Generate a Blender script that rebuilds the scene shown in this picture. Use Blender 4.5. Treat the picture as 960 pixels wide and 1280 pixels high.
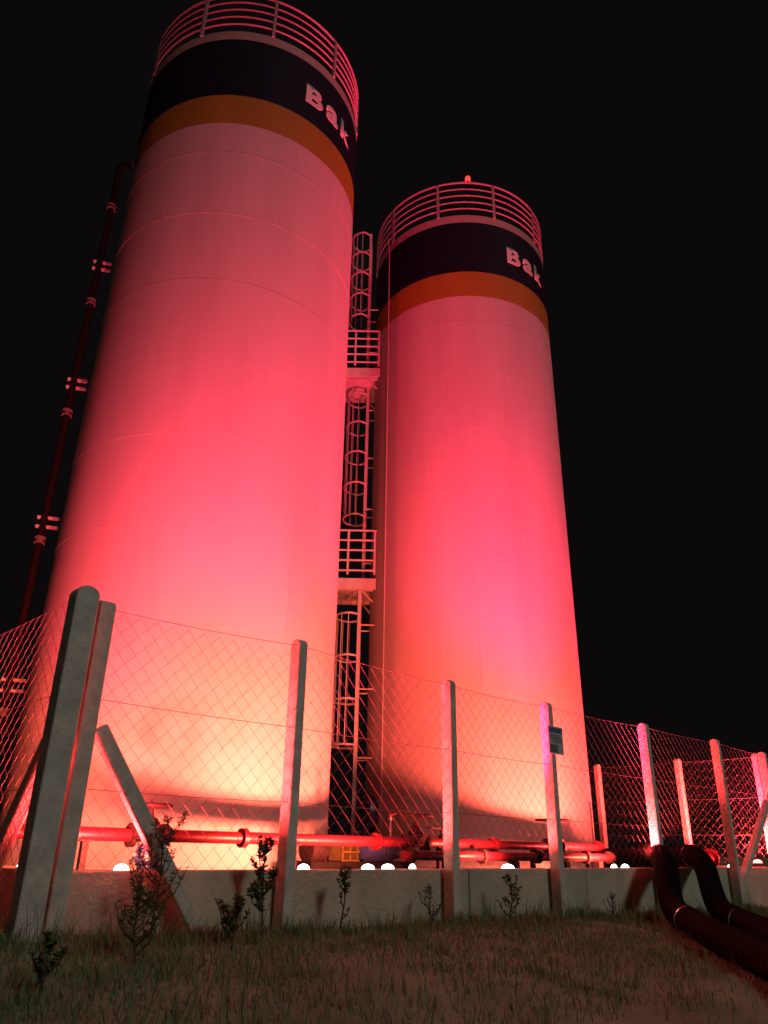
import bpy, bmesh, math, random
from mathutils import Vector, Matrix
random.seed(7)
S = bpy.context.scene
C = S.collection
for o in list(bpy.data.objects): bpy.data.objects.remove(o)
rad = math.radians

# ------------------------------------------------------------------ camera
EYE = 0.155                      # the concrete pad's top is z = 0
cam_d = bpy.data.cameras.new('camera')
cam_o = bpy.data.objects.new('camera', cam_d); C.objects.link(cam_o)
pt, ro = 0.42042756, 0.01599394
F = Vector((0, math.cos(pt), math.sin(pt))); U0 = Vector((0, -math.sin(pt), math.cos(pt))); R0 = Vector((1, 0, 0))
Rt = math.cos(ro)*R0 + math.sin(ro)*U0; Up = -math.sin(ro)*R0 + math.cos(ro)*U0
M = Matrix((Rt, Up, -F)).transposed().to_4x4(); M.translation = Vector((0, 0, EYE))
cam_o.matrix_world = M
cam_d.sensor_fit = 'VERTICAL'; cam_d.sensor_height = 36; cam_d.lens = 947.15/1280*36
cam_d.clip_start = 0.05; cam_d.clip_end = 2000
S.camera = cam_o

# ------------------------------------------------------------------ night sky, dim general light, exposure
w = bpy.data.worlds.new('World'); S.world = w; w.use_nodes = True
bg = w.node_tree.nodes['Background']
bg.inputs[0].default_value = (1.0, 0.78, 0.86, 1); bg.inputs[1].default_value = 0.0034
sun_d = bpy.data.lights.new('sun', 'SUN'); sun_d.energy = 0.47; sun_d.angle = rad(10); sun_d.color = (1, .95, .84)
sun_o = bpy.data.objects.new('sun', sun_d); C.objects.link(sun_o)
sun_o.rotation_euler = Vector((0.60, -0.62, 0.58)).to_track_quat('Z', 'Y').to_euler()
S.view_settings.view_transform = 'Standard'; S.view_settings.look = 'None'
S.view_settings.exposure = 0; S.view_settings.gamma = 1
S.render.engine = 'CYCLES'

# ------------------------------------------------------------------ helpers
def tag(o, label=None, cat=None, group=None, kind=None):
    if label: o['label'] = label
    if cat: o['category'] = cat
    if group: o['group'] = group
    if kind: o['kind'] = kind
    return o
def thing(name, loc, label, cat, group=None):
    o = bpy.data.objects.new(name, None); C.objects.link(o); o.location = loc; o.empty_display_size = .2
    bpy.context.view_layer.update()
    return tag(o, label, cat, group)
class MB:
    def __init__(s): s.v = []; s.f = []
    def add(s, vs, fs):
        b = len(s.v); s.v += [tuple(x) for x in vs]; s.f += [tuple(i+b for i in f) for f in fs]; return s
    def box(s, c, sx, sy, sz, ax=None):
        c = Vector(c); X, Y, Z = ax if ax else (Vector((1,0,0)), Vector((0,1,0)), Vector((0,0,1)))
        vs = [c+X*(sx/2*i)+Y*(sy/2*j)+Z*(sz/2*k) for k in (-1,1) for j in (-1,1) for i in (-1,1)]
        return s.add(vs, [(0,2,3,1),(4,5,7,6),(0,1,5,4),(2,6,7,3),(0,4,6,2),(1,3,7,5)])
    def tube(s, pts, r, n=8, closed=False, caps=True):
        P = [Vector(p) for p in pts]; N = len(P)
        rr = r if isinstance(r, (list, tuple)) else [r]*N
        t0 = (P[1]-P[0]).normalized()
        ref = Vector((0,0,1)) if abs(t0.z) < .9 else Vector((1,0,0))
        a = t0.cross(ref).normalized(); vs = []
        for i in range(N):
            if closed: t = P[(i+1) % N]-P[i-1]
            else: t = P[min(i+1, N-1)]-P[max(i-1, 0)]
            t = t.normalized(); a = (a-t*a.dot(t)).normalized(); b = t.cross(a)
            for k in range(n):
                q = 2*math.pi*k/n; vs.append(P[i]+(a*math.cos(q)+b*math.sin(q))*rr[i])
        fs = []
        for i in range(N if closed else N-1):
            j = (i+1) % N
            for k in range(n): fs.append((i*n+k, i*n+(k+1) % n, j*n+(k+1) % n, j*n+k))
        if caps and not closed: fs += [tuple(range(n-1, -1, -1)), tuple((N-1)*n+k for k in range(n))]
        return s.add(vs, fs)
    def lathe(s, prof, n=24, c=(0,0,0), ax=None, cap=True):
        c = Vector(c); X, Y, Z = ax if ax else (Vector((1,0,0)), Vector((0,1,0)), Vector((0,0,1)))
        vs = []; m = len(prof)
        for r, z in prof:
            for k in range(n):
                q = 2*math.pi*k/n; vs.append(c+X*(r*math.cos(q))+Y*(r*math.sin(q))+Z*z)
        fs = [(i*n+k, i*n+(k+1) % n, (i+1)*n+(k+1) % n, (i+1)*n+k) for i in range(m-1) for k in range(n)]
        if cap: fs += [tuple(range(n-1, -1, -1)), tuple((m-1)*n+k for k in range(n))]
        return s.add(vs, fs)
    def prism(s, prof, o, A, B, D, d):          # 2-D outline in (A,B) at origin o, thickness d along D
        o = Vector(o); n = len(prof)
        vs = [o+A*a+B*b-D*(d/2) for a, b in prof]+[o+A*a+B*b+D*(d/2) for a, b in prof]
        fs = [tuple(range(n-1, -1, -1)), tuple(range(n, 2*n))]+[(i, (i+1) % n, n+(i+1) % n, n+i) for i in range(n)]
        return s.add(vs, fs)
    def mesh(s, name, smooth=False):
        me = bpy.data.meshes.new(name); me.from_pydata(s.v, [], s.f); me.update()
        bm = bmesh.new(); bm.from_mesh(me); bmesh.ops.recalc_face_normals(bm, faces=bm.faces); bm.to_mesh(me); bm.free()
        if smooth:
            for p in me.polygons: p.use_smooth = True
            me.set_sharp_from_angle(angle=rad(38))
        return me
    def build(s, name, mat, parent=None, smooth=False, bevel=0):
        return link(name, s.mesh(name, smooth), mat, parent, bevel)
def link(name, me, mat, parent=None, bevel=0):
    o = bpy.data.objects.new(name, me); C.objects.link(o)
    if mat and not me.materials: me.materials.append(mat)
    if parent:
        o.parent = parent
        root = parent
        T = Vector((0,0,0))
        while root: T = T + root.location; root = root.parent
        o.location = -T                          # every mesh is written in world coordinates
    if bevel:
        m = o.modifiers.new('bevel', 'BEVEL'); m.width = bevel; m.segments = 2; m.limit_method = 'ANGLE'
    return o
def shared(name, me, loc, parent, rot=None):     # a copy that shares mesh data, mesh written round its own origin
    o = bpy.data.objects.new(name, me); C.objects.link(o); o.parent = parent
    T = Vector((0,0,0)); root = parent
    while root: T = T + root.location; root = root.parent
    o.location = Vector(loc)-T
    if rot: o.rotation_euler = rot
    return o

# ------------------------------------------------------------------ materials
def mat(name, col, rough=.6, metal=0, var=.0, scale=6, bump=0, bscale=40, streak=False, col2=None, spec=.5):
    m = bpy.data.materials.new(name); m.use_nodes = True; nt = m.node_tree; b = nt.nodes['Principled BSDF']
    b.inputs['Roughness'].default_value = rough; b.inputs['Metallic'].default_value = metal
    b.inputs['Specular IOR Level'].default_value = spec
    b.inputs['Base Color'].default_value = (*col, 1)
    tc = nt.nodes.new('ShaderNodeTexCoord'); src = tc.outputs['Object']
    if streak:
        mp = nt.nodes.new('ShaderNodeMapping'); mp.inputs['Scale'].default_value = (1, 1, .12)
        nt.links.new(src, mp.inputs[0]); src = mp.outputs[0]
    if var or col2:
        n = nt.nodes.new('ShaderNodeTexNoise'); n.inputs['Scale'].default_value = scale; n.inputs['Detail'].default_value = 8
        n.inputs['Roughness'].default_value = .65
        nt.links.new(src, n.inputs['Vector'])
        r = nt.nodes.new('ShaderNodeValToRGB'); r.color_ramp.elements[0].position = .32; r.color_ramp.elements[1].position = .68
        c2 = col2 if col2 else tuple(x*(1-var) for x in col)
        r.color_ramp.elements[0].color = (*c2, 1); r.color_ramp.elements[1].color = (*col, 1)
        nt.links.new(n.outputs[0], r.inputs[0]); nt.links.new(r.outputs[0], b.inputs['Base Color'])
        rr = nt.nodes.new('ShaderNodeMapRange'); rr.inputs[3].default_value = min(1, rough+.12); rr.inputs[4].default_value = max(.05, rough-.08)
        nt.links.new(n.outputs[0], rr.inputs[0]); nt.links.new(rr.outputs[0], b.inputs['Roughness'])
    if bump:
        n2 = nt.nodes.new('ShaderNodeTexNoise'); n2.inputs['Scale'].default_value = bscale; n2.inputs['Detail'].default_value = 6
        nt.links.new(tc.outputs['Object'], n2.inputs['Vector'])
        bp = nt.nodes.new('ShaderNodeBump'); bp.inputs['Strength'].default_value = bump; bp.inputs['Distance'].default_value = .02
        nt.links.new(n2.outputs[0], bp.inputs['Height']); nt.links.new(bp.outputs[0], b.inputs['Normal'])
    return m
def glow(name, col, st):
    m = bpy.data.materials.new(name); m.use_nodes = True; b = m.node_tree.nodes['Principled BSDF']
    b.inputs['Base Color'].default_value = (.03, .03, .03, 1)
    b.inputs['Emission Color'].default_value = (*col, 1); b.inputs['Emission Strength'].default_value = st
    return m
M_ = dict(
    white=mat('white_silo_paint', (.35, .325, .32), .72, spec=.15, var=.16, scale=1.6, streak=True, bump=.10, bscale=2.2),
    weld=mat('painted_weld', (.38, .355, .34), .4, var=.3, scale=14),
    orange=mat('amber_paint', (.20, .135, .02), .7, spec=.15, var=.15, scale=2, streak=True),
    navy=mat('navy_paint', (.004, .007, .017), .7, spec=.1, var=.3, scale=2, streak=True),
    letter=mat('letter_white', (.48, .455, .455), .5, var=.1),
    rail=mat('weathered_rail_steel', (.26, .24, .23), .6, spec=.2, var=.3, scale=20),
    steel=mat('white_painted_steel', (.44, .41, .40), .45, var=.2, scale=20),
    galv=mat('galvanised_wire', (.12, .115, .11), .75, spec=.15, var=.3, scale=40),
    pipe_dark=mat('dark_brown_pipe', (.008, .006, .006), .7, spec=.08, var=.4, scale=8),
    concrete=mat('post_concrete', (.66, .62, .55), .9, var=.38, scale=7, bump=.5, bscale=55),
    wall=mat('wall_concrete', (.50, .50, .41), .95, col2=(.34, .35, .26), scale=2.2, bump=.7, bscale=30),
    pad=mat('pad_concrete', (.30, .28, .26), .9, var=.4, scale=1.5, bump=.4, bscale=30),
    ground=mat('bare_earth', (.25, .31, .22), 1, spec=.05, col2=(.15, .19, .125), scale=1.4, bump=1, bscale=9),
    red=mat('red_pipe_paint', (.055, .004, .009), .4, spec=.2, var=.35, scale=10),
    valve=mat('dark_valve_iron', (.012, .007, .008), .6, spec=.08, var=.4, scale=20),
    blue=mat('blue_machine_paint', (.018, .03, .10), .35, var=.3, scale=16),
    yellow=mat('yellow_guard_paint', (.045, .04, .006), .4, var=.3, scale=18),
    black=mat('black_rubber', (.005, .005, .005), .85, spec=.06, var=.4, scale=12, bump=.3, bscale=30),
    chrome=mat('bare_steel', (.7, .72, .78), .18, metal=1),
    alu=mat('lamp_housing', (.08, .08, .085), .4, metal=.5, var=.2, scale=20),
    lens_w=glow('lit_white_lens', (1, .93, .80), 14),
    lens_r=glow('lit_red_lens', (1, .12, .09), 22),
    beacon=glow('lit_beacon_glass', (1, .02, .016), 4),
    sign=mat('sign_grey', (.55, .52, .58), .5, var=.15, scale=12),
    sign_b=mat('sign_blue', (.12, .12, .30), .5),
    sign_d=mat('sign_dark_print', (.16, .15, .14), .5),
    leaf=mat('weed_leaf', (.11, .13, .05), .8, spec=.1, col2=(.07, .09, .03), scale=7),
    leaf2=mat('dry_leaf', (.13, .09, .04), .8, col2=(.07, .05, .02), scale=7),
    stem=mat('weed_stem', (.07, .05, .03), .9, var=.3),
    grass=mat('grass_blade', (.15, .22, .09), .9, spec=.05, col2=(.22, .22, .12), scale=1.1),
    stone=mat('field_stone', (.27, .25, .22), .9, var=.3, bump=.5),
)

# ------------------------------------------------------------------ plan: fence line (origin m, along u, outward n)
m0 = Vector((2.9701, 10.2922, 0)); u = Vector((.72055, .69340, 0)); n = Vector((.69340, -.72055, 0)); Z = Vector((0,0,1))
def W(t, s, z=0): return m0+u*t+n*s+Z*z
TL, TR, SB = -7.06, 5.28, -7.7                # left corner, right corner, back line
def plan(x, y):
    d = Vector((x, y, 0))-m0; return d.dot(u), d.dot(n)
def gz(t, s):
    k = max(0, min(1, (t+9)/18))
    return -.385-.018*(max(-12, min(14, t))+7)-.085*max(0, min(s, 9))
def bumps(x, y): return .022*math.sin(2.3*x+.7*y)*math.sin(1.9*y-.4*x)+.013*math.sin(5.1*x+1.3)*math.sin(4.3*y)

# ------------------------------------------------------------------ ground
def axis_steps(lo, hi, step, far):
    a = []; x = lo
    while x <= hi: a.append(x); x += step
    g = step; L = [lo]
    while L[-1] > -far: g *= 1.6; L.append(L[-1]-g)
    H = [a[-1]]; g = step
    while H[-1] < far: g *= 1.6; H.append(H[-1]+g)
    return L[:0:-1]+a+H[1:]
xs = axis_steps(-8, 10, .18, 600); ys = axis_steps(-3, 16, .18, 900)
vs = []
for y in ys:
    for x in xs:
        t, s = plan(x, y); near = 1 if (-8 < x < 10 and -3 < y < 16) else 0
        vs.append((x, y, gz(t, s)+near*bumps(x, y)))
nx = len(xs)
fs = [(j*nx+i, j*nx+i+1, (j+1)*nx+i+1, (j+1)*nx+i) for j in range(len(ys)-1) for i in range(nx-1)]
tag(MB().add(vs, fs).build('ground', M_['ground'], smooth=True), kind='structure')

# pad and its low retaining wall (a ring of four straight runs)
tag(MB().prism([(TL+.33, -.33), (TR-.33, -.33), (TR-.33, SB+.33), (TL+.33, SB+.33)], m0+Z*(-.46), u, n, Z, .80).build('concrete_pad', M_['pad']), kind='structure')
rw = thing('retaining_wall', W(-1, -.2, -.8), 'low rough grey concrete wall under the fence, holding up the silo pad', 'wall')
seg = [TL+.10, -5.0, -2.75, -.6, 1.7, 3.6, TR-.10]; jr = random.Random(4)
front_runs = [((a+.006, -.10+jr.uniform(-.006, .006)), (b-.006, -.32)) for a, b in zip(seg[:-1], seg[1:])]
for a, b in front_runs+[((TL+.10, SB+.32), (TR-.10, SB+.10)), ((TL+.10, -.321), (TL+.32, SB+.321)), ((TR-.32, -.321), (TR-.10, SB+.321))]:
    mb = MB(); mb.box(W((a[0]+b[0])/2, (a[1]+b[1])/2, -.55), abs(a[0]-b[0]), abs(a[1]-b[1]), 1.1, (u, n, Z))
    mb.build('wall_run', M_['wall'], rw, bevel=.012)

# ------------------------------------------------------------------ silos
S1 = Vector((-2.6611, 10.5199, 0)); S2 = Vector((1.7491, 14.5466, 0)); RS = 2.0
COURSE = 1.26; ZW, ZO, ZN = 10.725, 11.368, 12.742
def glyph_mesh(ch):
    cu = bpy.data.curves.new('glyph', 'FONT'); cu.body = ch; cu.size = 1; cu.offset = .04; cu.extrude = 0; cu.resolution_u = 6
    o = bpy.data.objects.new('glyph', cu); C.objects.link(o)
    dg = bpy.context.evaluated_depsgraph_get(); me = bpy.data.meshes.new_from_object(o.evaluated_get(dg))
    bpy.data.objects.remove(o); bpy.data.curves.remove(cu); return me
def letter(ch, cen, a0, a1, z0, z1, parent):
    me = glyph_mesh(ch)
    bm = bmesh.new(); bm.from_mesh(me)
    for k in range(1, 24):
        bmesh.ops.bisect_plane(bm, geom=bm.verts[:]+bm.edges[:]+bm.faces[:], plane_co=(k*.04, 0, 0), plane_no=(1, 0, 0))
    bmesh.ops.triangulate(bm, faces=bm.faces)
    x0 = min(v.co.x for v in bm.verts); x1 = max(v.co.x for v in bm.verts); y0 = min(v.co.y for v in bm.verts); y1 = max(v.co.y for v in bm.verts)
    ret = bmesh.ops.extrude_face_region(bm, geom=bm.faces[:])
    top = {g for g in ret['geom'] if isinstance(g, bmesh.types.BMVert)}
    for v in bm.verts:
        fx = (v.co.x-x0)/(x1-x0); fy = (v.co.y-y0)/(y1-y0)
        a = rad(a0+(a1-a0)*fx); r = RS+(.0045 if v in top else .0015)
        v.co = (cen.x+r*math.cos(a), cen.y+r*math.sin(a), z0+(z1-z0)*fy)
    bmesh.ops.recalc_face_normals(bm, faces=bm.faces)
    bm.to_mesh(me); bm.free(); me.materials.clear()
    return link('letter', me, M_['letter'], parent)
def silo(cen, label, text0, rail0):
    t = thing('silo', cen, label, 'silo', 'pair of floodlit silos')
    z = -.058; i = 0; rnd = random.Random(int(cen.x*100))
    while z < ZW-.01:
        z1 = min((i+1)*COURSE, ZW)
        if ZW-z1 < .3: z1 = ZW
        r = RS+rnd.uniform(-.0012, .0012)
        mb = MB().lathe([(r, z), (r, z1)], 160, cen, cap=False)
        cr = mb.build('shell_course', M_['white'], t, smooth=True)
        # welds: ring at the top edge and one upright seam per course
        ring = [cen+Vector((RS*math.cos(q), RS*math.sin(q), z1)) for q in [2*math.pi*k/160 for k in range(160)]]
        if z1 < ZW: MB().tube(ring, .0022, 5, closed=True).build('ring_weld', M_['weld'], cr, smooth=True)
        q = rnd.uniform(0, 6.28)
        for k in range(2):
            dv = Vector((math.cos(q+k*math.pi), math.sin(q+k*math.pi), 0))
            MB().tube([cen+dv*RS+Z*(z+.01), cen+dv*RS+Z*(z1-.01)], .003, 5).build('upright_weld', M_['weld'], cr)
        z = z1; i += 1
    def band(nm, a, b, m):
        return MB().lathe([(RS+.001, a), (RS+.001, b)], 160, cen, cap=False).build(nm, m, t, smooth=True)
    band('orange_band', ZW, ZO, M_['orange'])
    nb = band('navy_band', ZO, ZN, M_['navy'])
    for ch, off, wd in (('B', 0, 10.6), ('a', 12.8, 9.6), ('k', 25.0, 9.6)):
        letter(ch, cen, text0+off, text0+off+wd, 11.80, 12.235 if ch != 'a' else 12.17, nb)
    MB().lathe([(RS+.004, ZN), (RS+.004, ZN+.21), (RS-.05, ZN+.212)], 128, cen, cap=False).build('deck_rim', M_['rail'], t, smooth=True)
    MB().lathe([(RS+.002, -.058), (RS+.12, -.058), (RS+.12, -.035), (RS+.002, -.034)], 96, cen, cap=False).build('base_flange', M_['white'], t)
    MB().lathe([(RS-.04, ZN+.19), (.4, ZN+.34), (.38, ZN+.5), (.02, ZN+.52)], 64, cen, cap=False).build('roof', M_['steel'], t, smooth=True)
    rl = thing_part('railing', t)
    ZR = 13.92; RR = RS+.0
    for k in range(5):
        zz = ZR-k*.193
        ring = [cen+Vector((RR*math.cos(q), RR*math.sin(q), zz)) for q in [2*math.pi*j/96 for j in range(96)]]
        MB().tube(ring, .021 if k == 0 else .015, 6, closed=True).build('rail', M_['rail'], rl, smooth=True)
    for k in range(10):
        a = rad(rail0+36*k); d = Vector((math.cos(a), math.sin(a), 0)); e = Vector((-d.y, d.x, 0))
        MB().box(cen+d*(RR)+Z*((ZN+.205+ZR)/2), .05, .05, ZR-ZN-.205, (d, e, Z)).build('rail_post', M_['rail'], rl)
    return t
def thing_part(name, parent):                    # a grouping part: an Empty one level down
    o = bpy.data.objects.new(name, None); C.objects.link(o); o.parent = parent; o.empty_display_size = .1
    return o
silo_a = silo(S1, 'nearer, larger-looking red-lit white silo on the left with orange and navy bands', -52.6, -108)
silo_b = silo(S2, 'farther red-lit white silo on the right, red beacon lamp on its railing', -65.4, -109)
# cable run and bright conduit on the right silo, hatch at its foot
a = rad(-148.2); d = Vector((math.cos(a), math.sin(a), 0))
MB().tube([S2+d*(RS+.018)+Z*z for z in (-.03, 3, 6, 9, 12.7)]+[S2+d*(RS+.06)+Z*13.1], .012, 6).build('cable_conduit', M_['steel'], silo_b)
a = rad(-31); d = Vector((math.cos(a), math.sin(a), 0))
MB().tube([S2+d*(RS+.05)+Z*z for z in (-.05, .45, .95)], .016, 8).build('level_pipe', M_['chrome'], silo_b)
a = rad(-160); d = Vector((math.cos(a), math.sin(a), 0)); e = Vector((-d.y, d.x, 0))
MB().lathe([(.30, -.02), (.30, .09), (.33, .09), (.33, .13), (.05, .145)], 32, S2+d*RS+Z*.72, (e, Z, d)).build('hatch', M_['blue'], silo_b, smooth=True)
for k in range(10):
    q = 2*math.pi*k/10
    MB().lathe([(.018, 0), (.018, .03)], 6, S2+d*(RS+.13)+Z*.72+e*(.29*math.cos(q))+Z*(.29*math.sin(q)), (e, Z, d)).build('bolt', M_['chrome'], silo_b)

# beacon on the right silo's rail
bq = Vector((1.77, 12.545, 13.93))
be = thing('beacon_lamp', bq, 'small lit red beacon lamp on top of the right silo railing', 'beacon')
MB().lathe([(.035, 0), (.035, .03), (.02, .04)], 12, bq).build('base', M_['alu'], be)
MB().lathe([(.03, .03), (.055, .05), (.06, .10), (.05, .15), (.02, .17)], 16, bq).build('glass', M_['beacon'], be, smooth=True)
ld = bpy.data.lights.new('beacon_light', 'POINT'); ld.energy = 1.2; ld.color = (1, .08, .06); ld.shadow_soft_size = .06
lo = bpy.data.objects.new('beacon_light', ld); C.objects.link(lo); lo.parent = be; lo.location = (0, -.10, .1)

# ------------------------------------------------------------------ filling pipe up the left silo
vd = Vector((-.968, -.25, 0)).normalized()
pb = S1+vd*2.26
fp = thing('filling_pipe', pb, 'thin dark filling pipe running up the left edge of the left silo', 'pipe')
pts = [pb+Z*z for z in (-.058, 2, 4, 6, 8, 10, 11.28)]+[pb+Z*11.36-vd*.03, pb+Z*11.38-vd*.10, pb+Z*11.38-vd*.25]
MB().tube(pts, .055, 12).build('pipe_run', M_['pipe_dark'], fp, smooth=True)
tn = Vector((-vd.y, vd.x, 0))
for z in (2.05, 4.36, 6.70, 9.05):
    b = thing_part('bracket', fp)
    for dz in (-.07, .07): MB().box(pb-vd*.085+Z*(z+dz), .36, .05, .035, (vd, tn, Z)).build('bracket_arm', M_['steel'], b)
    MB().box(pb-vd*.245+Z*z, .02, .16, .28, (vd, tn, Z)).build('back_plate', M_['steel'], b)
for z in (1.7, 4.08, 6.17, 8.28, 10.35):
    MB().lathe([(.057, -.05), (.075, -.05), (.075, -.03), (.06, -.03), (.06, .03), (.075, .03), (.075, .05), (.057, .05)], 16, pb+Z*z).build('coupling', M_['galv'], fp)
MB().lathe([(.06, -.03), (.11, -.03), (.11, .03), (.06, .03)], 16, pb+Z*11.38-vd*.24, (tn, Z, vd)).build('flange', M_['steel'], fp)

# ------------------------------------------------------------------ caged ladder and platforms between the silos
lad = thing('caged_ladder', Vector((-.6, 14.45, 0)), 'white caged steel ladder with two rest platforms between the two silos', 'ladder')
def bar(p, q, r, nm, par, n_=6, m=None): return MB().tube([p, q], r, n_).build(nm, m or M_['steel'], par, smooth=True)
rung_me = MB().tube([(0, -.21, 0), (0, .21, 0)], .011, 6).mesh('rung'); rung_me.materials.append(M_['steel'])
def ladder_run(x, yc, z0, z1, hoop0, hoop1, nh, out=.46, nv=7):
    run = thing_part('ladder_run', lad)
    for dy in (-.22, .22): MB().box((x, yc+dy, (z0+z1)/2), .06, .016, z1-z0).build('stile', M_['steel'], run)
    z = z0+.3
    while z < min(z1, z1-.05): shared('rung', rung_me, (x, yc, z), run); z += .3
    for k in range(nh):
        z = hoop0+(hoop1-hoop0)*k/(nh-1)
        hp = [(x, yc-.22, z)]+[(x-out*.35-math.sin(q)*(out*.65), yc-math.cos(q)*.33, z) for q in [math.pi*j/12 for j in range(13)]]+[(x, yc+.22, z)]
        MB().tube(hp, .020, 6).build('cage_hoop', M_['steel'], run, smooth=True)
    for k in range(nv):
        q = math.pi*(.04+.92*k/(nv-1)); px, py = x-out*.35-math.sin(q)*(out*.65-.012), yc-math.cos(q)*.318
        MB().box((px, py, (hoop0+hoop1)/2), .012, .045, hoop1-hoop0).build('cage_bar', M_['steel'], run)
    z = z0+.5
    while z < min(z1, 12.6):
        for dy in (-.22, .22):
            xe = S2.x-math.sqrt(max(0, RS*RS-(yc+dy-S2.y)**2))
            bar((x, yc+dy, z), (xe+.01, yc+dy, z), .016, 'stand_off', run)
        z += 1.2
ladder_run(-.44, 14.15, -.058, 4.75, 1.86, 4.25, 4)
ladder_run(-.40, 14.62, 4.95, 9.70, 6.5, 9.45, 5)
ladder_run(-.42, 14.35, 9.90, 13.9, 11.4, 13.85, 5)
def platform(y0, y1, x0, zf, hr=1.10):
    p = thing_part('platform', lad)
    def wx(y): return S2.x-math.sqrt(RS*RS-(y-S2.y)**2)+.004
    mb = MB(); N = 8; outl = [(x0, y0), (wx(y0), y0)]+[(wx(y0+(y1-y0)*k/N), y0+(y1-y0)*k/N) for k in range(1, N+1)]+[(x0, y1)]
    mb.prism(outl, Z*(zf-.02), Vector((1,0,0)), Vector((0,1,0)), Z, .04); mb.build('floor_plate', M_['steel'], p)
    xe = wx(y0)
    MB().box(((x0+xe)/2, y0-.012, zf-.02), xe-x0+.02, .02, .22).build('toe_board', M_['steel'], p)
    MB().box((x0-.012, (y0+y1)/2, zf-.02), .02, y1-y0, .22).build('toe_board', M_['steel'], p)
    for x, y in ((xe-.03, y0), (xe-.55, y0), (x0, y0), (x0, (y0+y1)/2), (x0, y1)):
        MB().box((x, y, zf+hr/2+.09), .04, .04, hr-.18).build('guard_post', M_['steel'], p)
    for k in range(5):
        z = zf+hr-k*.21
        bar((x0, y0, z), (xe+(.12 if k == 0 else -.01), y0, z), .019, 'guard_rail', p)
        bar((x0, y0, z), (x0, y1, z), .019, 'guard_rail', p)
    for y in (y0+.15, y1-.15):                    # knee braces down to the shell
        bar((wx(y)-.26, y, zf-.05), (wx(y), y, zf-.34), .02, 'knee_brace', p)
        MB().box(((x0+wx(y))/2, y, zf-.075), wx(y)-x0, .05, .07).build('joist', M_['steel'], p)
platform(13.9, 15.1, -1.05, 4.86)
platform(13.9, 15.1, -1.05, 9.72)

# ------------------------------------------------------------------ fences
def post_mesh(p, along, perp, zb, zt, wdt=.10, dep=.13):
    r = dep/2; prof = [(-r, zb), (r, zb), (r, zt-r*.8)]+[(r*math.cos(q), zt-r*.8+r*.8*math.sin(q)) for q in [math.pi*k/8 for k in range(1, 8)]]+[(-r, zt-r*.8)]
    return MB().prism(prof, Vector((p.x, p.y, 0)), perp, Z, along, wdt)
def net(p0, p1, z0, z1, pitch=.07, r=.0019):
    p0 = Vector((p0.x, p0.y, 0)); d = Vector((p1.x, p1.y, 0))-p0; L = d.length; d.normalize(); e = Vector((-d.y, d.x, 0))
    mb = MB(); nc = int(L/pitch); nz = int((z1-z0)/pitch); px = L/nc; ph = random.uniform(0, 9)
    def pos(x, z, off):                          # the net bellies a little
        sl = .02*math.sin(2.1*x+ph)*math.sin(1.7*z+ph)
        return p0+d*x+Z*(z+.012*math.sin(1.5*x+ph))+e*(off+sl)
    for k in range(nc):
        pts = []
        for j in range(nz+1):
            side = (j+k) % 2
            x = k*px+(px+.003 if side else -.003)
            pts.append(pos(max(.0, min(L, x)), z0+(z1-z0)*j/nz, (.0025 if side else -.0025)))
        mb.tube(pts, r, 3, caps=False)
    return mb
def wire(mb, pts, sag, r=.0025):
    P = []
    for a, b in zip(pts[:-1], pts[1:]):
        N = 8
        for k in range(N): f = k/N; P.append(a.lerp(b, f)-Z*(sag*4*f*(1-f)))
    P.append(pts[-1]); return mb.tube(P, r, 4)
def fence(name, label, posts, along, outw, wires, thick=None, zwire_top=-.06):
    f = thing(name, (posts[0][0].x, posts[0][0].y, -.4), label, 'fence', 'chain link fence round the silos')
    for i, (p, zt) in enumerate(posts):
        t, s = plan(p.x, p.y); wd, dp = (thick or {}).get(i, (.10, .13))
        post_mesh(p, along, outw, gz(t, s)-.35, zt, wd, dp).build('post', M_['concrete'], f, bevel=.012)
    for (p, a), (q, b) in zip(posts[:-1], posts[1:]):
        zt = min(a, b)+zwire_top
        o = net(p+outw*.02, q+outw*.02, .02, zt-.01).build('chain_link_mesh', M_['galv'], f); o['kind'] = 'stuff'
    for zf in wires:
        mb = MB(); wire(mb, [Vector((p.x, p.y, (zt+zwire_top) if zf is None else zf))+outw*.026 for p, zt in posts], .018 if zf is None else .01)
        mb.build('line_wire', M_['galv'], f)
    return f
def strut(f, p, q, wdt=.10, dep=.11):
    d = (Vector(q)-Vector(p)); L = d.length; d.normalize(); side = d.cross(Z).normalized(); nn = side.cross(d)
    MB().box((Vector(p)+Vector(q))/2, L, wdt, dep, (d, side, nn)).build('brace', M_['concrete'], f, bevel=.014)
fr = [(-6.98, 1.823), (-5.15, 1.881), (-3.13, 1.831), (-1.34, 1.835), (1.03, 1.86), (3.35, 1.876), (5.24, 1.848)]
WR = (None, 1.11, .51)
front = fence('front_fence', 'front run of chain link fence on concrete posts facing the viewer', [(W(t, 0), z) for t, z in fr], u, n, WR, {0: (.12, .12)})
strut(front, W(-6.88, -.01, .92), W(-5.93, .06, -.42))
strut(front, W(5.12, -.01, 1.02), W(3.45, -.02, -.30))
left = fence('left_fence', 'left side run of chain link fence going back from the double corner post', [(W(TL-.13, s), 1.86) for s in (.10, -1.95, -3.9, -5.8, SB)], n, -u, WR, {0: (.15, .17)})
strut(left, W(TL-.13, -.02, .80), W(TL-.13, -.98, -.42))
right = fence('right_fence', 'right side run of chain link fence behind the right silo', [(W(TR+.06, s), 1.85) for s in (-.16, -1.62, -3.36, -5.4, SB)], n, u, WR)
back = fence('back_fence', 'rear run of chain link fence behind both silos', [(W(t, SB-.10), 1.85) for t in (TL, -5, -3, -1, 1, 3.1, TR)], u, -n, WR)

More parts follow.
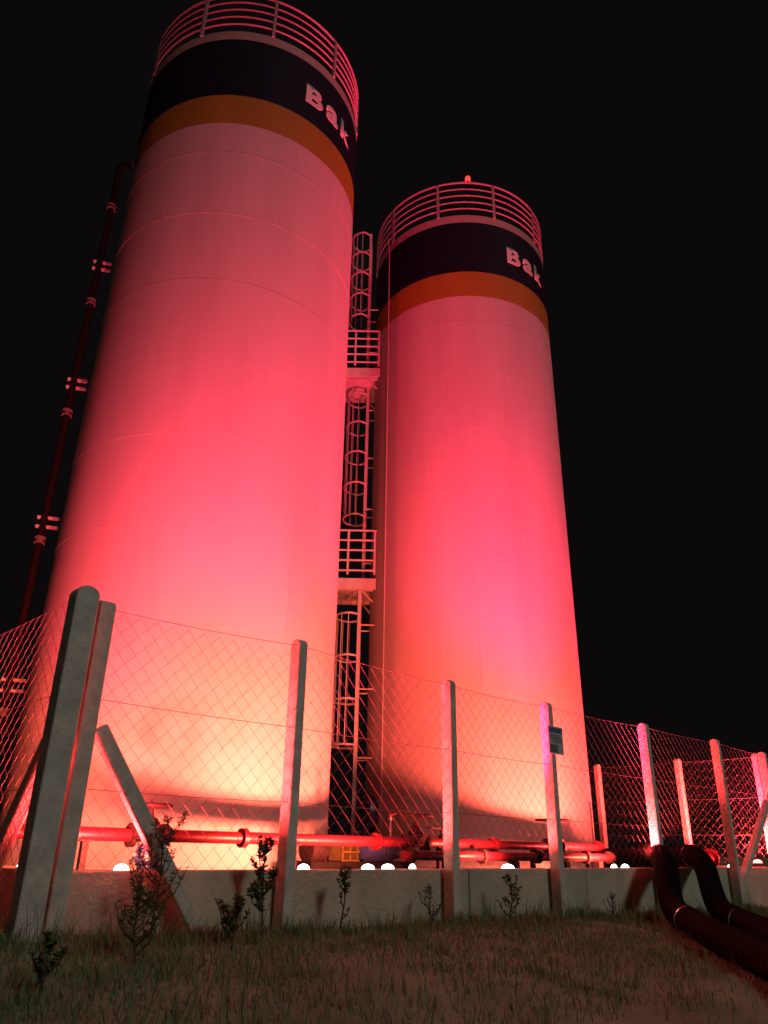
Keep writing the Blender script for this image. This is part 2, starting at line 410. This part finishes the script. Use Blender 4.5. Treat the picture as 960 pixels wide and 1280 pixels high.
# sign on the fourth front post
sg = thing('notice_sign', W(-1.34, .07, 1.3), 'small grey notice board with blue heading fixed to a front fence post', 'sign')
sc = W(-1.30, .078, 1.385)
MB().box(sc, .30, .012, .32, (u, n, Z)).build('board', M_['sign'], sg, bevel=.003)
MB().box(sc+n*.0075+Z*.115, .27, .004, .055, (u, n, Z)).build('heading', M_['sign_b'], sg)
for k, (zz, xx, ww) in enumerate(((.055, -.02, .20), (.03, .0, .24), (.005, .01, .22), (-.02, .03, .18))):
    MB().box(sc+n*.0075+u*xx+Z*zz, ww, .003, .012, (u, n, Z)).build('print_line', M_['sign_d'], sg)
MB().box(sc+n*.0075+u*(-.05)-Z*.095, .15, .004, .09, (u, n, Z)).build('picture', M_['sign_d'], sg)

# ------------------------------------------------------------------ red pipework, valves, pump
def flange(mb, t, s, z, r=.085, wd=.024): return mb.lathe([(.05, -wd), (r, -wd), (r, wd), (.05, wd)], 18, W(t, s, z), (n, Z, u))
PS, PZ = -1.0, .245
mp = thing('red_pipeline', W(-3, PS, 0), 'long red pipe on short stands running in front of both silos', 'pipe')
MB().tube([W(-6.95, PS, PZ)]+[W(-6.9+k*.8, PS, PZ) for k in range(1, 10)]+[W(1.25, PS, PZ)], .052, 16).build('pipe_run', M_['red'], mp, smooth=True)
for t in (-6.5, -4.9, -3.2, -1.2, 1.2): flange(MB(), t, PS, PZ).build('flange', M_['red'], mp, smooth=True)
for t in (-6.4, -4.3, -2.2, -.4, .9):
    st = MB().box(W(t, PS, .065), .05, .05, .25, (u, n, Z)); st.box(W(t, PS, .196), .12, .11, .012, (u, n, Z)); st.box(W(t, PS, -.053), .14, .14, .012, (u, n, Z))
    st.build('pipe_stand', M_['valve'], mp)
lp = thing('lower_pipeline', W(-1, -.78, 0), 'dark red pipe lying lower beside the long red pipe, right half', 'pipe')
MB().tube([W(-3.0+k*.6, -.78, .115) for k in range(8)], .05, 16).build('pipe_run', M_['red'], lp, smooth=True)
for t in (-2.9, -1.7, -.6, .5, 1.1): flange(MB(), t, -.78, .115, .08).build('flange', M_['valve'], lp, smooth=True)
for t in (-2.3, -1.1, .0, .8): MB().box(W(t, -.78, .002), .10, .10, .124, (u, n, Z)).build('pipe_stand', M_['valve'], lp)
def valve(t, s, z, wr, h, label):
    v = thing('gate_valve', W(t, s, z), label, 'valve', 'handwheel valves on the red pipework')
    MB().lathe([(.085, -.02), (.11, .02), (.11, .05), (.14, .055), (.14, .085), (.09, .09), (.06, h*.58), (.03, h*.62), (.022, h*.9)], 18, W(t, s, z)).build('body', M_['valve'], v, smooth=True)
    for k in (-1, 1): MB().lathe([(.05, -.02), (.095, -.02), (.095, .02), (.05, .02)], 18, W(t+k*.15, s, z), (n, Z, u)).build('end_flange', M_['valve'], v, smooth=True)
    bar(W(t, s, z+h*.5), W(t, s, z+h+.05), .014, 'stem', v, 8, M_['chrome'])
    hw = MB().tube([W(t, s, z+h)+u*(wr*math.cos(q))+n*(wr*math.sin(q)) for q in [2*math.pi*k/28 for k in range(28)]], .016, 8, closed=True).build('handwheel', M_['valve'], v, smooth=True)
    for k in range(4):
        q = math.pi*k/2+.5; bar(W(t, s, z+h-.01), W(t, s, z+h)+u*(wr*math.cos(q))+n*(wr*math.sin(q)), .012, 'spoke', hw, 6, M_['valve'])
    MB().lathe([(.03, -.02), (.03, .02)], 10, W(t, s, z+h)).build('hub', M_['valve'], hw)
    return v
valve(-2.585, PS, PZ, .185, .275, 'dark handwheel valve on the red pipe just left of the middle fence post')
valve(.10, PS, PZ, .215, .32, 'dark handwheel valve on the red pipe behind the post with the sign')
valve(-5.86, PS, PZ, .165, .235, 'handwheel valve on the red pipe behind the left diagonal brace')
# tap on a thin riser
tp = thing('riser_tap', W(-2.98, -.96, .29), 'thin bright riser with a small tap standing on the red pipe', 'tap')
bar(W(-2.98, PS, .285), W(-2.98, PS, .47), .011, 'riser', tp, 8, M_['chrome'])
MB().lathe([(.012, 0), (.026, .01), (.026, .045), (.012, .05)], 10, W(-2.98, PS, .45)).build('tap_body', M_['chrome'], tp)
bar(W(-3.0, PS, .51), W(-2.90, PS, .535), .009, 'lever', tp, 6, M_['red'])
# small lever valve left of the middle post
lv = thing('lever_valve', W(-1.95, PS, .29), 'small lever valve on the red pipe, tucked against the middle fence post', 'valve')
bar(W(-2.15, PS, .29), W(-2.15, PS, .40), .016, 'neck', lv, 8, M_['valve'])
bar(W(-2.33, PS, .405), W(-2.12, PS, .40), .012, 'lever', lv, 6, M_['valve'])
MB().lathe([(.01, -.014), (.034, -.014), (.034, .014), (.01, .014)], 12, W(-2.34, PS, .405)).build('grip', M_['valve'], lv)
MB().lathe([(.01, -.02), (.04, -.02), (.04, .02), (.01, .02)], 12, W(-2.15, PS, .31)).build('ball_body', M_['valve'], lv)
# blue check valve under the pipe at left
bl = thing('blue_strainer', W(-5.93, -.92, 0), 'round blue bolted housing below the red pipe, left of the diagonal brace', 'strainer')
MB().lathe([(.09, -.058), (.09, .02), (.115, .05), (.12, .10), (.10, .16), (.06, .185)], 24, W(-5.93, -.80, 0)).build('body', M_['blue'], bl, smooth=True)
MB().lathe([(.135, .055), (.135, .085)], 24, W(-5.93, -.80, 0)).build('flange', M_['blue'], bl, smooth=True)
for k in range(10):
    q = 2*math.pi*k/10; MB().lathe([(.012, 0), (.012, .025), (.004, .03)], 6, W(-5.93+.128*math.cos(q), -.80+.128*math.sin(q), .083)).build('bolt', M_['galv'], bl)
# pump set under the pipe between the silos
pu = thing('pump_set', W(-3.1, -1.45, 0), 'low dark pump with blue motor and yellow guard under the red pipe between the silos', 'pump')
MB().box(W(-3.05, -1.5, -.007), 1.5, .34, .104, (u, n, Z)).build('base_frame', M_['black'], pu, bevel=.01)
MB().lathe([(.05, -.30), (.105, -.28), (.115, -.25), (.115, .18), (.10, .2), (.10, .26), (.03, .28)], 20, W(-2.65, -1.5, .17), (n, Z, u)).build('motor', M_['blue'], pu, smooth=True)
for k in range(9): MB().lathe([(.115, -.006), (.125, -.006), (.125, .006), (.115, .006)], 20, W(-2.86+k*.045, -1.5, .17), (n, Z, u)).build('cooling_fin', M_['blue'], pu)
MB().lathe([(.04, -.14), (.13, -.12), (.14, 0), (.12, .10), (.04, .14)], 20, W(-3.62, -1.5, .16), (n, Z, u)).build('casing', M_['valve'], pu, smooth=True)
for k in range(3): MB().box(W(-3.32+k*.11, -1.5, .15), .018, .22, .20, (u, n, Z)).build('guard_bar', M_['yellow'], pu)
for dz in (.05, .14, .24): MB().box(W(-3.21, -1.385, dz), .26, .012, .02, (u, n, Z)).build('guard_rail', M_['yellow'], pu)
# thick red pipe end at right
re_ = thing('red_pipe_end', W(4.1, -1, 0), 'short thick red pipe with bolted end flange near the right fence corner', 'pipe')
MB().tube([W(3.75, -1.0, .11), W(4.2, -1.0, .11), W(4.80, -1.0, .11)], .105, 20).build('pipe_run', M_['red'], re_, smooth=True)
for t in (4.78,): MB().lathe([(.09, -.025), (.155, -.025), (.155, .025), (.05, .026)], 24, W(t, -1.0, .12), (n, Z, u)).build('flange', M_['red'], re_, smooth=True)
for k in range(8):
    q = 2*math.pi*k/8; MB().lathe([(.016, 0), (.016, .04)], 6, W(4.80, -1.0+.128*math.cos(q), .12+.128*math.sin(q)), (n, Z, u)).build('bolt', M_['chrome'], re_)
for t in (3.95, 4.6): MB().box(W(t, -1.0, -.018), .10, .2, .084, (u, n, Z)).build('saddle', M_['valve'], re_)

# ------------------------------------------------------------------ thick black hoses over the wall at right
def hose(label, pts, r):
    P = [Vector(W(*p)) for p in pts]; out = []
    for i in range(len(P)-1):                    # Catmull-Rom
        a, b, c_, d_ = P[max(i-1, 0)], P[i], P[i+1], P[min(i+2, len(P)-1)]
        for k in range(14):
            f = k/14; out.append(.5*((2*b)+(c_-a)*f+(2*a-5*b+4*c_-d_)*f*f+(3*b-a-3*c_+d_)*f*f*f))
    out.append(P[-1])
    fine = []; rr = []
    for i in range(len(out)-1):
        for k in range(4):
            fine.append(out[i].lerp(out[i+1], k/4)); rr.append(r*(1+(.045 if len(fine) % 4 in (1, 2) else -.02)))
    h = thing('rubber_hose', P[0], label, 'hose', 'thick black hoses')
    MB().tube(fine, rr, 16).build('hose_body', M_['black'], h, smooth=True)
    for i in (0, -1):
        j = 1 if i == 0 else -2; ax = (out[i]-out[j]).normalized(); sd = ax.cross(Z).normalized(); nn = sd.cross(ax)
        MB().lathe([(r*.8, -.16), (r*1.1, -.16), (r*1.1, .0), (r*1.3, 0), (r*1.3, .03), (r*.7, .03)], 20, out[i], (sd, nn, ax)).build('coupling', M_['valve'], h, smooth=True)
    for fr_ in (.3, .62):
        i = int(len(out)*fr_); ax = (out[i+1]-out[i]).normalized(); sd = ax.cross(Z).normalized(); nn = sd.cross(ax)
        MB().lathe([(r*1.0, -.02), (r*1.085, -.02), (r*1.085, .02), (r*1.0, .02)], 20, out[i], (sd, nn, ax)).build('clamp_band', M_['chrome'], h)
def gp(t, s, r): return (t, s, gz(t, s)+r*.9)
hose('black ribbed hose over the wall, the left one of the two', [(2.1, -1.5, .09), (1.9, -.8, .10), (1.42, -.27, .17), (.62, .28, .07), (-.05, .66, -.36), gp(-.7, 1.15, .135), gp(-1.6, 1.85, .135), gp(-2.7, 2.75, .135), gp(-4.3, 4.0, .135)], .135)
hose('black ribbed hose over the wall, the right one of the two', [(3.1, -1.5, .09), (2.85, -.8, .10), (2.35, -.26, .17), (1.65, .3, .06), (.95, .74, -.40), gp(.15, 1.35, .135), gp(-.9, 2.2, .135), gp(-2.2, 3.3, .135), gp(-3.7, 4.6, .135)], .135)

# ------------------------------------------------------------------ floodlights on the pad
RED = (1, .025, .108); WARM = (1, .138, .070); SPILL = (1, .042, .045)
def flood(t, s, label, warm=20, spots=(), lens='lens_w', wcol=WARM, r=.07, spill=None, lift=0):
    r *= .8
    p = W(t, s-.06, -.058+lift)
    f = thing('floodlight', p, label, 'floodlight', 'floodlights on the silo pad')
    MB().lathe([(r*1.05, 0), (r*1.15, .01), (r*1.15, .045), (r*1.02, .05)], 20, p).build('housing', M_['alu'], f, smooth=True)
    MB().lathe([(r, .045), (r*.97, .06), (r*.8, .08), (r*.45, .094), (r*.05, .098)], 20, p).build('lens', M_[lens], f, smooth=True)
    if warm:
        l = bpy.data.lights.new('lamp', 'SPOT'); l.energy = warm*1.06; l.color = wcol; l.shadow_soft_size = .05
        l.spot_size = rad(122); l.spot_blend = .9
        o = bpy.data.objects.new('lamp', l); C.objects.link(o); o.parent = f; o.location = (0, 0, .14)
        o.rotation_euler = (n*.90-Z*.44).to_track_quat('Z', 'Y').to_euler()
        l = bpy.data.lights.new('spill', 'SPOT'); l.energy = spill or warm*.32; l.color = SPILL; l.shadow_soft_size = .05
        l.spot_size = rad(172); l.spot_blend = .4
        o = bpy.data.objects.new('spill', l); C.objects.link(o); o.parent = f; o.location = (0, 0, .14)
        o.rotation_euler = (n*.10-Z).to_track_quat('Z', 'Y').to_euler()
    if lift: MB().box(p-Z*(lift/2), .16, .16, lift, (u, n, Z)).build('plinth', M_['pad'], f)
    cq = p-n*.06-Z*lift
    MB().tube([cq+Z*.02, cq-n*.10+Z*.012+u*.02, cq-n*.22+Z*.008-u*.03, cq-n*.34+Z*.008+u*.06, cq-n*.42+Z*.008+u*.3], .008, 6).build('cable', M_['black'], f, smooth=True)
    for (target, size, en, col) in spots:
        l = bpy.data.lights.new('beam', 'SPOT'); l.energy = en*1.14; l.color = col; l.spot_size = rad(size); l.spot_blend = 1; l.shadow_soft_size = .05
        o = bpy.data.objects.new('beam', l); C.objects.link(o); o.parent = f; o.location = (0, 0, .14)
        o.rotation_euler = (p+Z*.14-Vector(target)).to_track_quat('Z', 'Y').to_euler()
    return f
def on(sc, ang, z): return sc+Vector((2*math.cos(rad(ang)), 2*math.sin(rad(ang)), z))
flood(-6.38, -.30, 'lit floodlight on the pad behind the tall bushy weed, left of the diagonal brace', 850, [(on(S1, -115, 13), 76, 2800, RED)], spill=1500)
flood(-6.62, -1.50, 'lit floodlight beside the left fence, hidden behind the double corner post', 600, [(on(S1, -165, 12), 84, 1500, RED)])
flood(-4.68, -.30, 'lit floodlight just right of the second front fence post', 1250, [(on(S1, -90, 14), 70, 2700, RED)])
flood(-3.91, -.30, 'lit floodlight between the silos, left lamp of the close pair', 850, [(on(S1, -70, 14), 70, 2200, RED)], r=.08)
flood(-3.65, -.30, 'lit floodlight between the silos, right lamp of the close pair', 550, [(on(S1, -45, 13), 70, 1000, RED)], r=.08)
flood(-3.31, -.30, 'small lit floodlight under the handwheel valve left of the middle post', 140, r=.045)
flood(-1.77, -.30, 'large lit floodlight right of the middle fence post', 1000, [(on(S2, -115, 13), 74, 6500, RED), (on(S1, -25, 11), 50, 900, RED)], r=.09)
flood(.49, -.30, 'small lit floodlight left of the black hoses, left lamp of two', 800, [(on(S2, -100, 14), 66, 5600, RED)], r=.05)
flood(.77, -.30, 'lit floodlight left of the black hoses, right lamp of two', 1250, [(on(S2, -75, 14), 66, 2800, RED)], r=.065, spill=1200)
flood(4.11, -.32, 'lit floodlight hidden behind the sixth front post, beside the thick red pipe end', 350, spill=900, r=.06)
flood(5.16, -.30, 'lit red floodlight on the pad near the right fence corner', 850, [(on(S2, -35, 12), 72, 4000, RED)], 'lens_r', (1, .045, .04), r=.09, spill=1200, lift=.07)

# ------------------------------------------------------------------ weeds, grass, stones
def weed(t, s, h, label, seed, spread=.5, nb=9, lf=.045, dens=10):
    rn = random.Random(seed); p = W(t, s, gz(t, s)-.02)
    g = thing('weed', p, label, 'plant', 'weeds along the wall')
    sm = MB(); lm = MB(); wl = rn.choice((.08, .12, .2, .25))
    def leafy(a, b, k):
        for i in range(k):
            q = a.lerp(b, rn.uniform(.25, 1)); az = rn.uniform(0, 6.28); el = rn.uniform(-.1, 1.1); L = lf*rn.uniform(.4, 1.1)
            d = Vector((math.cos(az)*math.cos(el), math.sin(az)*math.cos(el), math.sin(el))); sd = d.cross(Vector((rn.uniform(-1,1), rn.uniform(-1,1), rn.uniform(-1,1)))).normalized()*L*wl
            lm.add([q, q+d*L*.45+sd, q+d*L, q+d*L*.45-sd], [(0, 1, 2, 3)])
    top = p+Vector((rn.uniform(-.05, .05), rn.uniform(-.05, .05), h))
    mid = p.lerp(top, .5)+Vector((rn.uniform(-.03, .03), rn.uniform(-.03, .03), 0))
    sm.tube([p, mid, top], [.009, .006, .003], 5)
    leafy(mid, top, dens*5)
    for i in range(nb):
        f = rn.uniform(.15, .9); q = p.lerp(mid, f*2) if f < .5 else mid.lerp(top, f*2-1)
        az = rn.uniform(0, 6.28); L = h*spread*rn.uniform(.35, .8)*(1.15-f*.7)
        e1 = q+Vector((math.cos(az)*L*.45, math.sin(az)*L*.45, L*.35)); e2 = q+Vector((math.cos(az)*L*.7, math.sin(az)*L*.7, L*.95))
        sm.tube([q, e1, e2], [.005, .004, .002], 4); leafy(e1, e2, dens*2); leafy(q, e1, dens)
    sm.build('stem', M_['stem'], g); lm.build('foliage', M_['leaf'], g)['kind'] = 'stuff'
weed(-6.42, .24, .80, 'tall bushy weed right beside the double corner post', 3, .6, 22, .045, 14)
weed(-5.50, .22, .68, 'bushy weed between the diagonal brace and the second post', 12, .45, 20, .04, 16)
weed(-4.72, .18, .50, 'short thin weed against the wall right of the second post', 5, .4, 12, .035, 10)
weed(-6.80, .80, .40, 'low weed in front of the double corner post', 8, .8, 16, .045, 10)
weed(-5.95, .50, .30, 'low spreading weed at the foot of the diagonal brace', 17, .9, 14, .04, 9)
weed(-3.6, .16, .34, 'tiny weed at the wall below the pair of lamps', 21, .8, 10, .035, 8)
weed(-2.55, .20, .44, 'small weed at the wall right of the middle post', 24, .5, 12, .035, 9)
weed(-1.72, -.48, .36, 'dark weed on the pad right of the middle post', 31, .4, 9, .045, 9)
weed(-.55, .15, .26, 'small weed at the wall near the signed post', 37, .8, 10, .03, 8)
weed(-7.55, 1.30, .26, 'lone weed in the grass at the bottom left of the foreground', 41, .7, 12, .035, 9)
weed(-1.42, -.55, .34, 'second dark weed on the pad right of the middle post, nearer the signed post', 43, .4, 9, .04, 9)
rn = random.Random(99); gm = MB()
for k in range(2600):
    t = rn.uniform(-9.2, 3.5); s = .06+abs(rn.gauss(0, 1.7))
    fringe = k % 6 == 0
    if fringe: s = rn.uniform(.03, .35)
    if s > 4.6: continue
    big = rn.random() < .12
    for b in range(rn.randint(8, 26)):
        tt = t+rn.gauss(0, .09); ss = s+rn.gauss(0, .09)
        if ss < .02: continue
        q = W(tt, ss); q.z = gz(tt, ss)+bumps(q.x, q.y)-.01
        h = rn.uniform(.025, .085)*(2.0 if big else 1)*(1.7 if fringe else 1); az = rn.uniform(0, 6.28); ln = rn.uniform(.1, .9)*h
        sd = Vector((math.sin(az), -math.cos(az), 0))*rn.uniform(.002, .005); d = Vector((math.cos(az), math.sin(az), 0))
        gm.add([q-sd, q+sd, q+d*ln*.4+Z*h*.6+sd*.7, q+d*ln+Z*h, q+d*ln*.4+Z*h*.6-sd*.7], [(0, 1, 2, 4), (4, 2, 3)])
tag(gm.build('grass', M_['grass']), 'short sparse dry grass on the dark ground before the wall', 'grass', kind='stuff')
sm = MB()
for k in range(500):
    t = rn.uniform(-9, 3); s = rn.uniform(.1, 4.4); q = W(t, s); q.z = gz(t, s)+bumps(q.x, q.y)
    r = rn.uniform(.006, .022)
    sm.lathe([(r*.6, -r*.4), (r*rn.uniform(.8, 1.2), 0), (r*.55, r*.5)], 6, q)
tag(sm.build('gravel', M_['stone']), 'scattered small stones among the grass', 'gravel', kind='stuff')
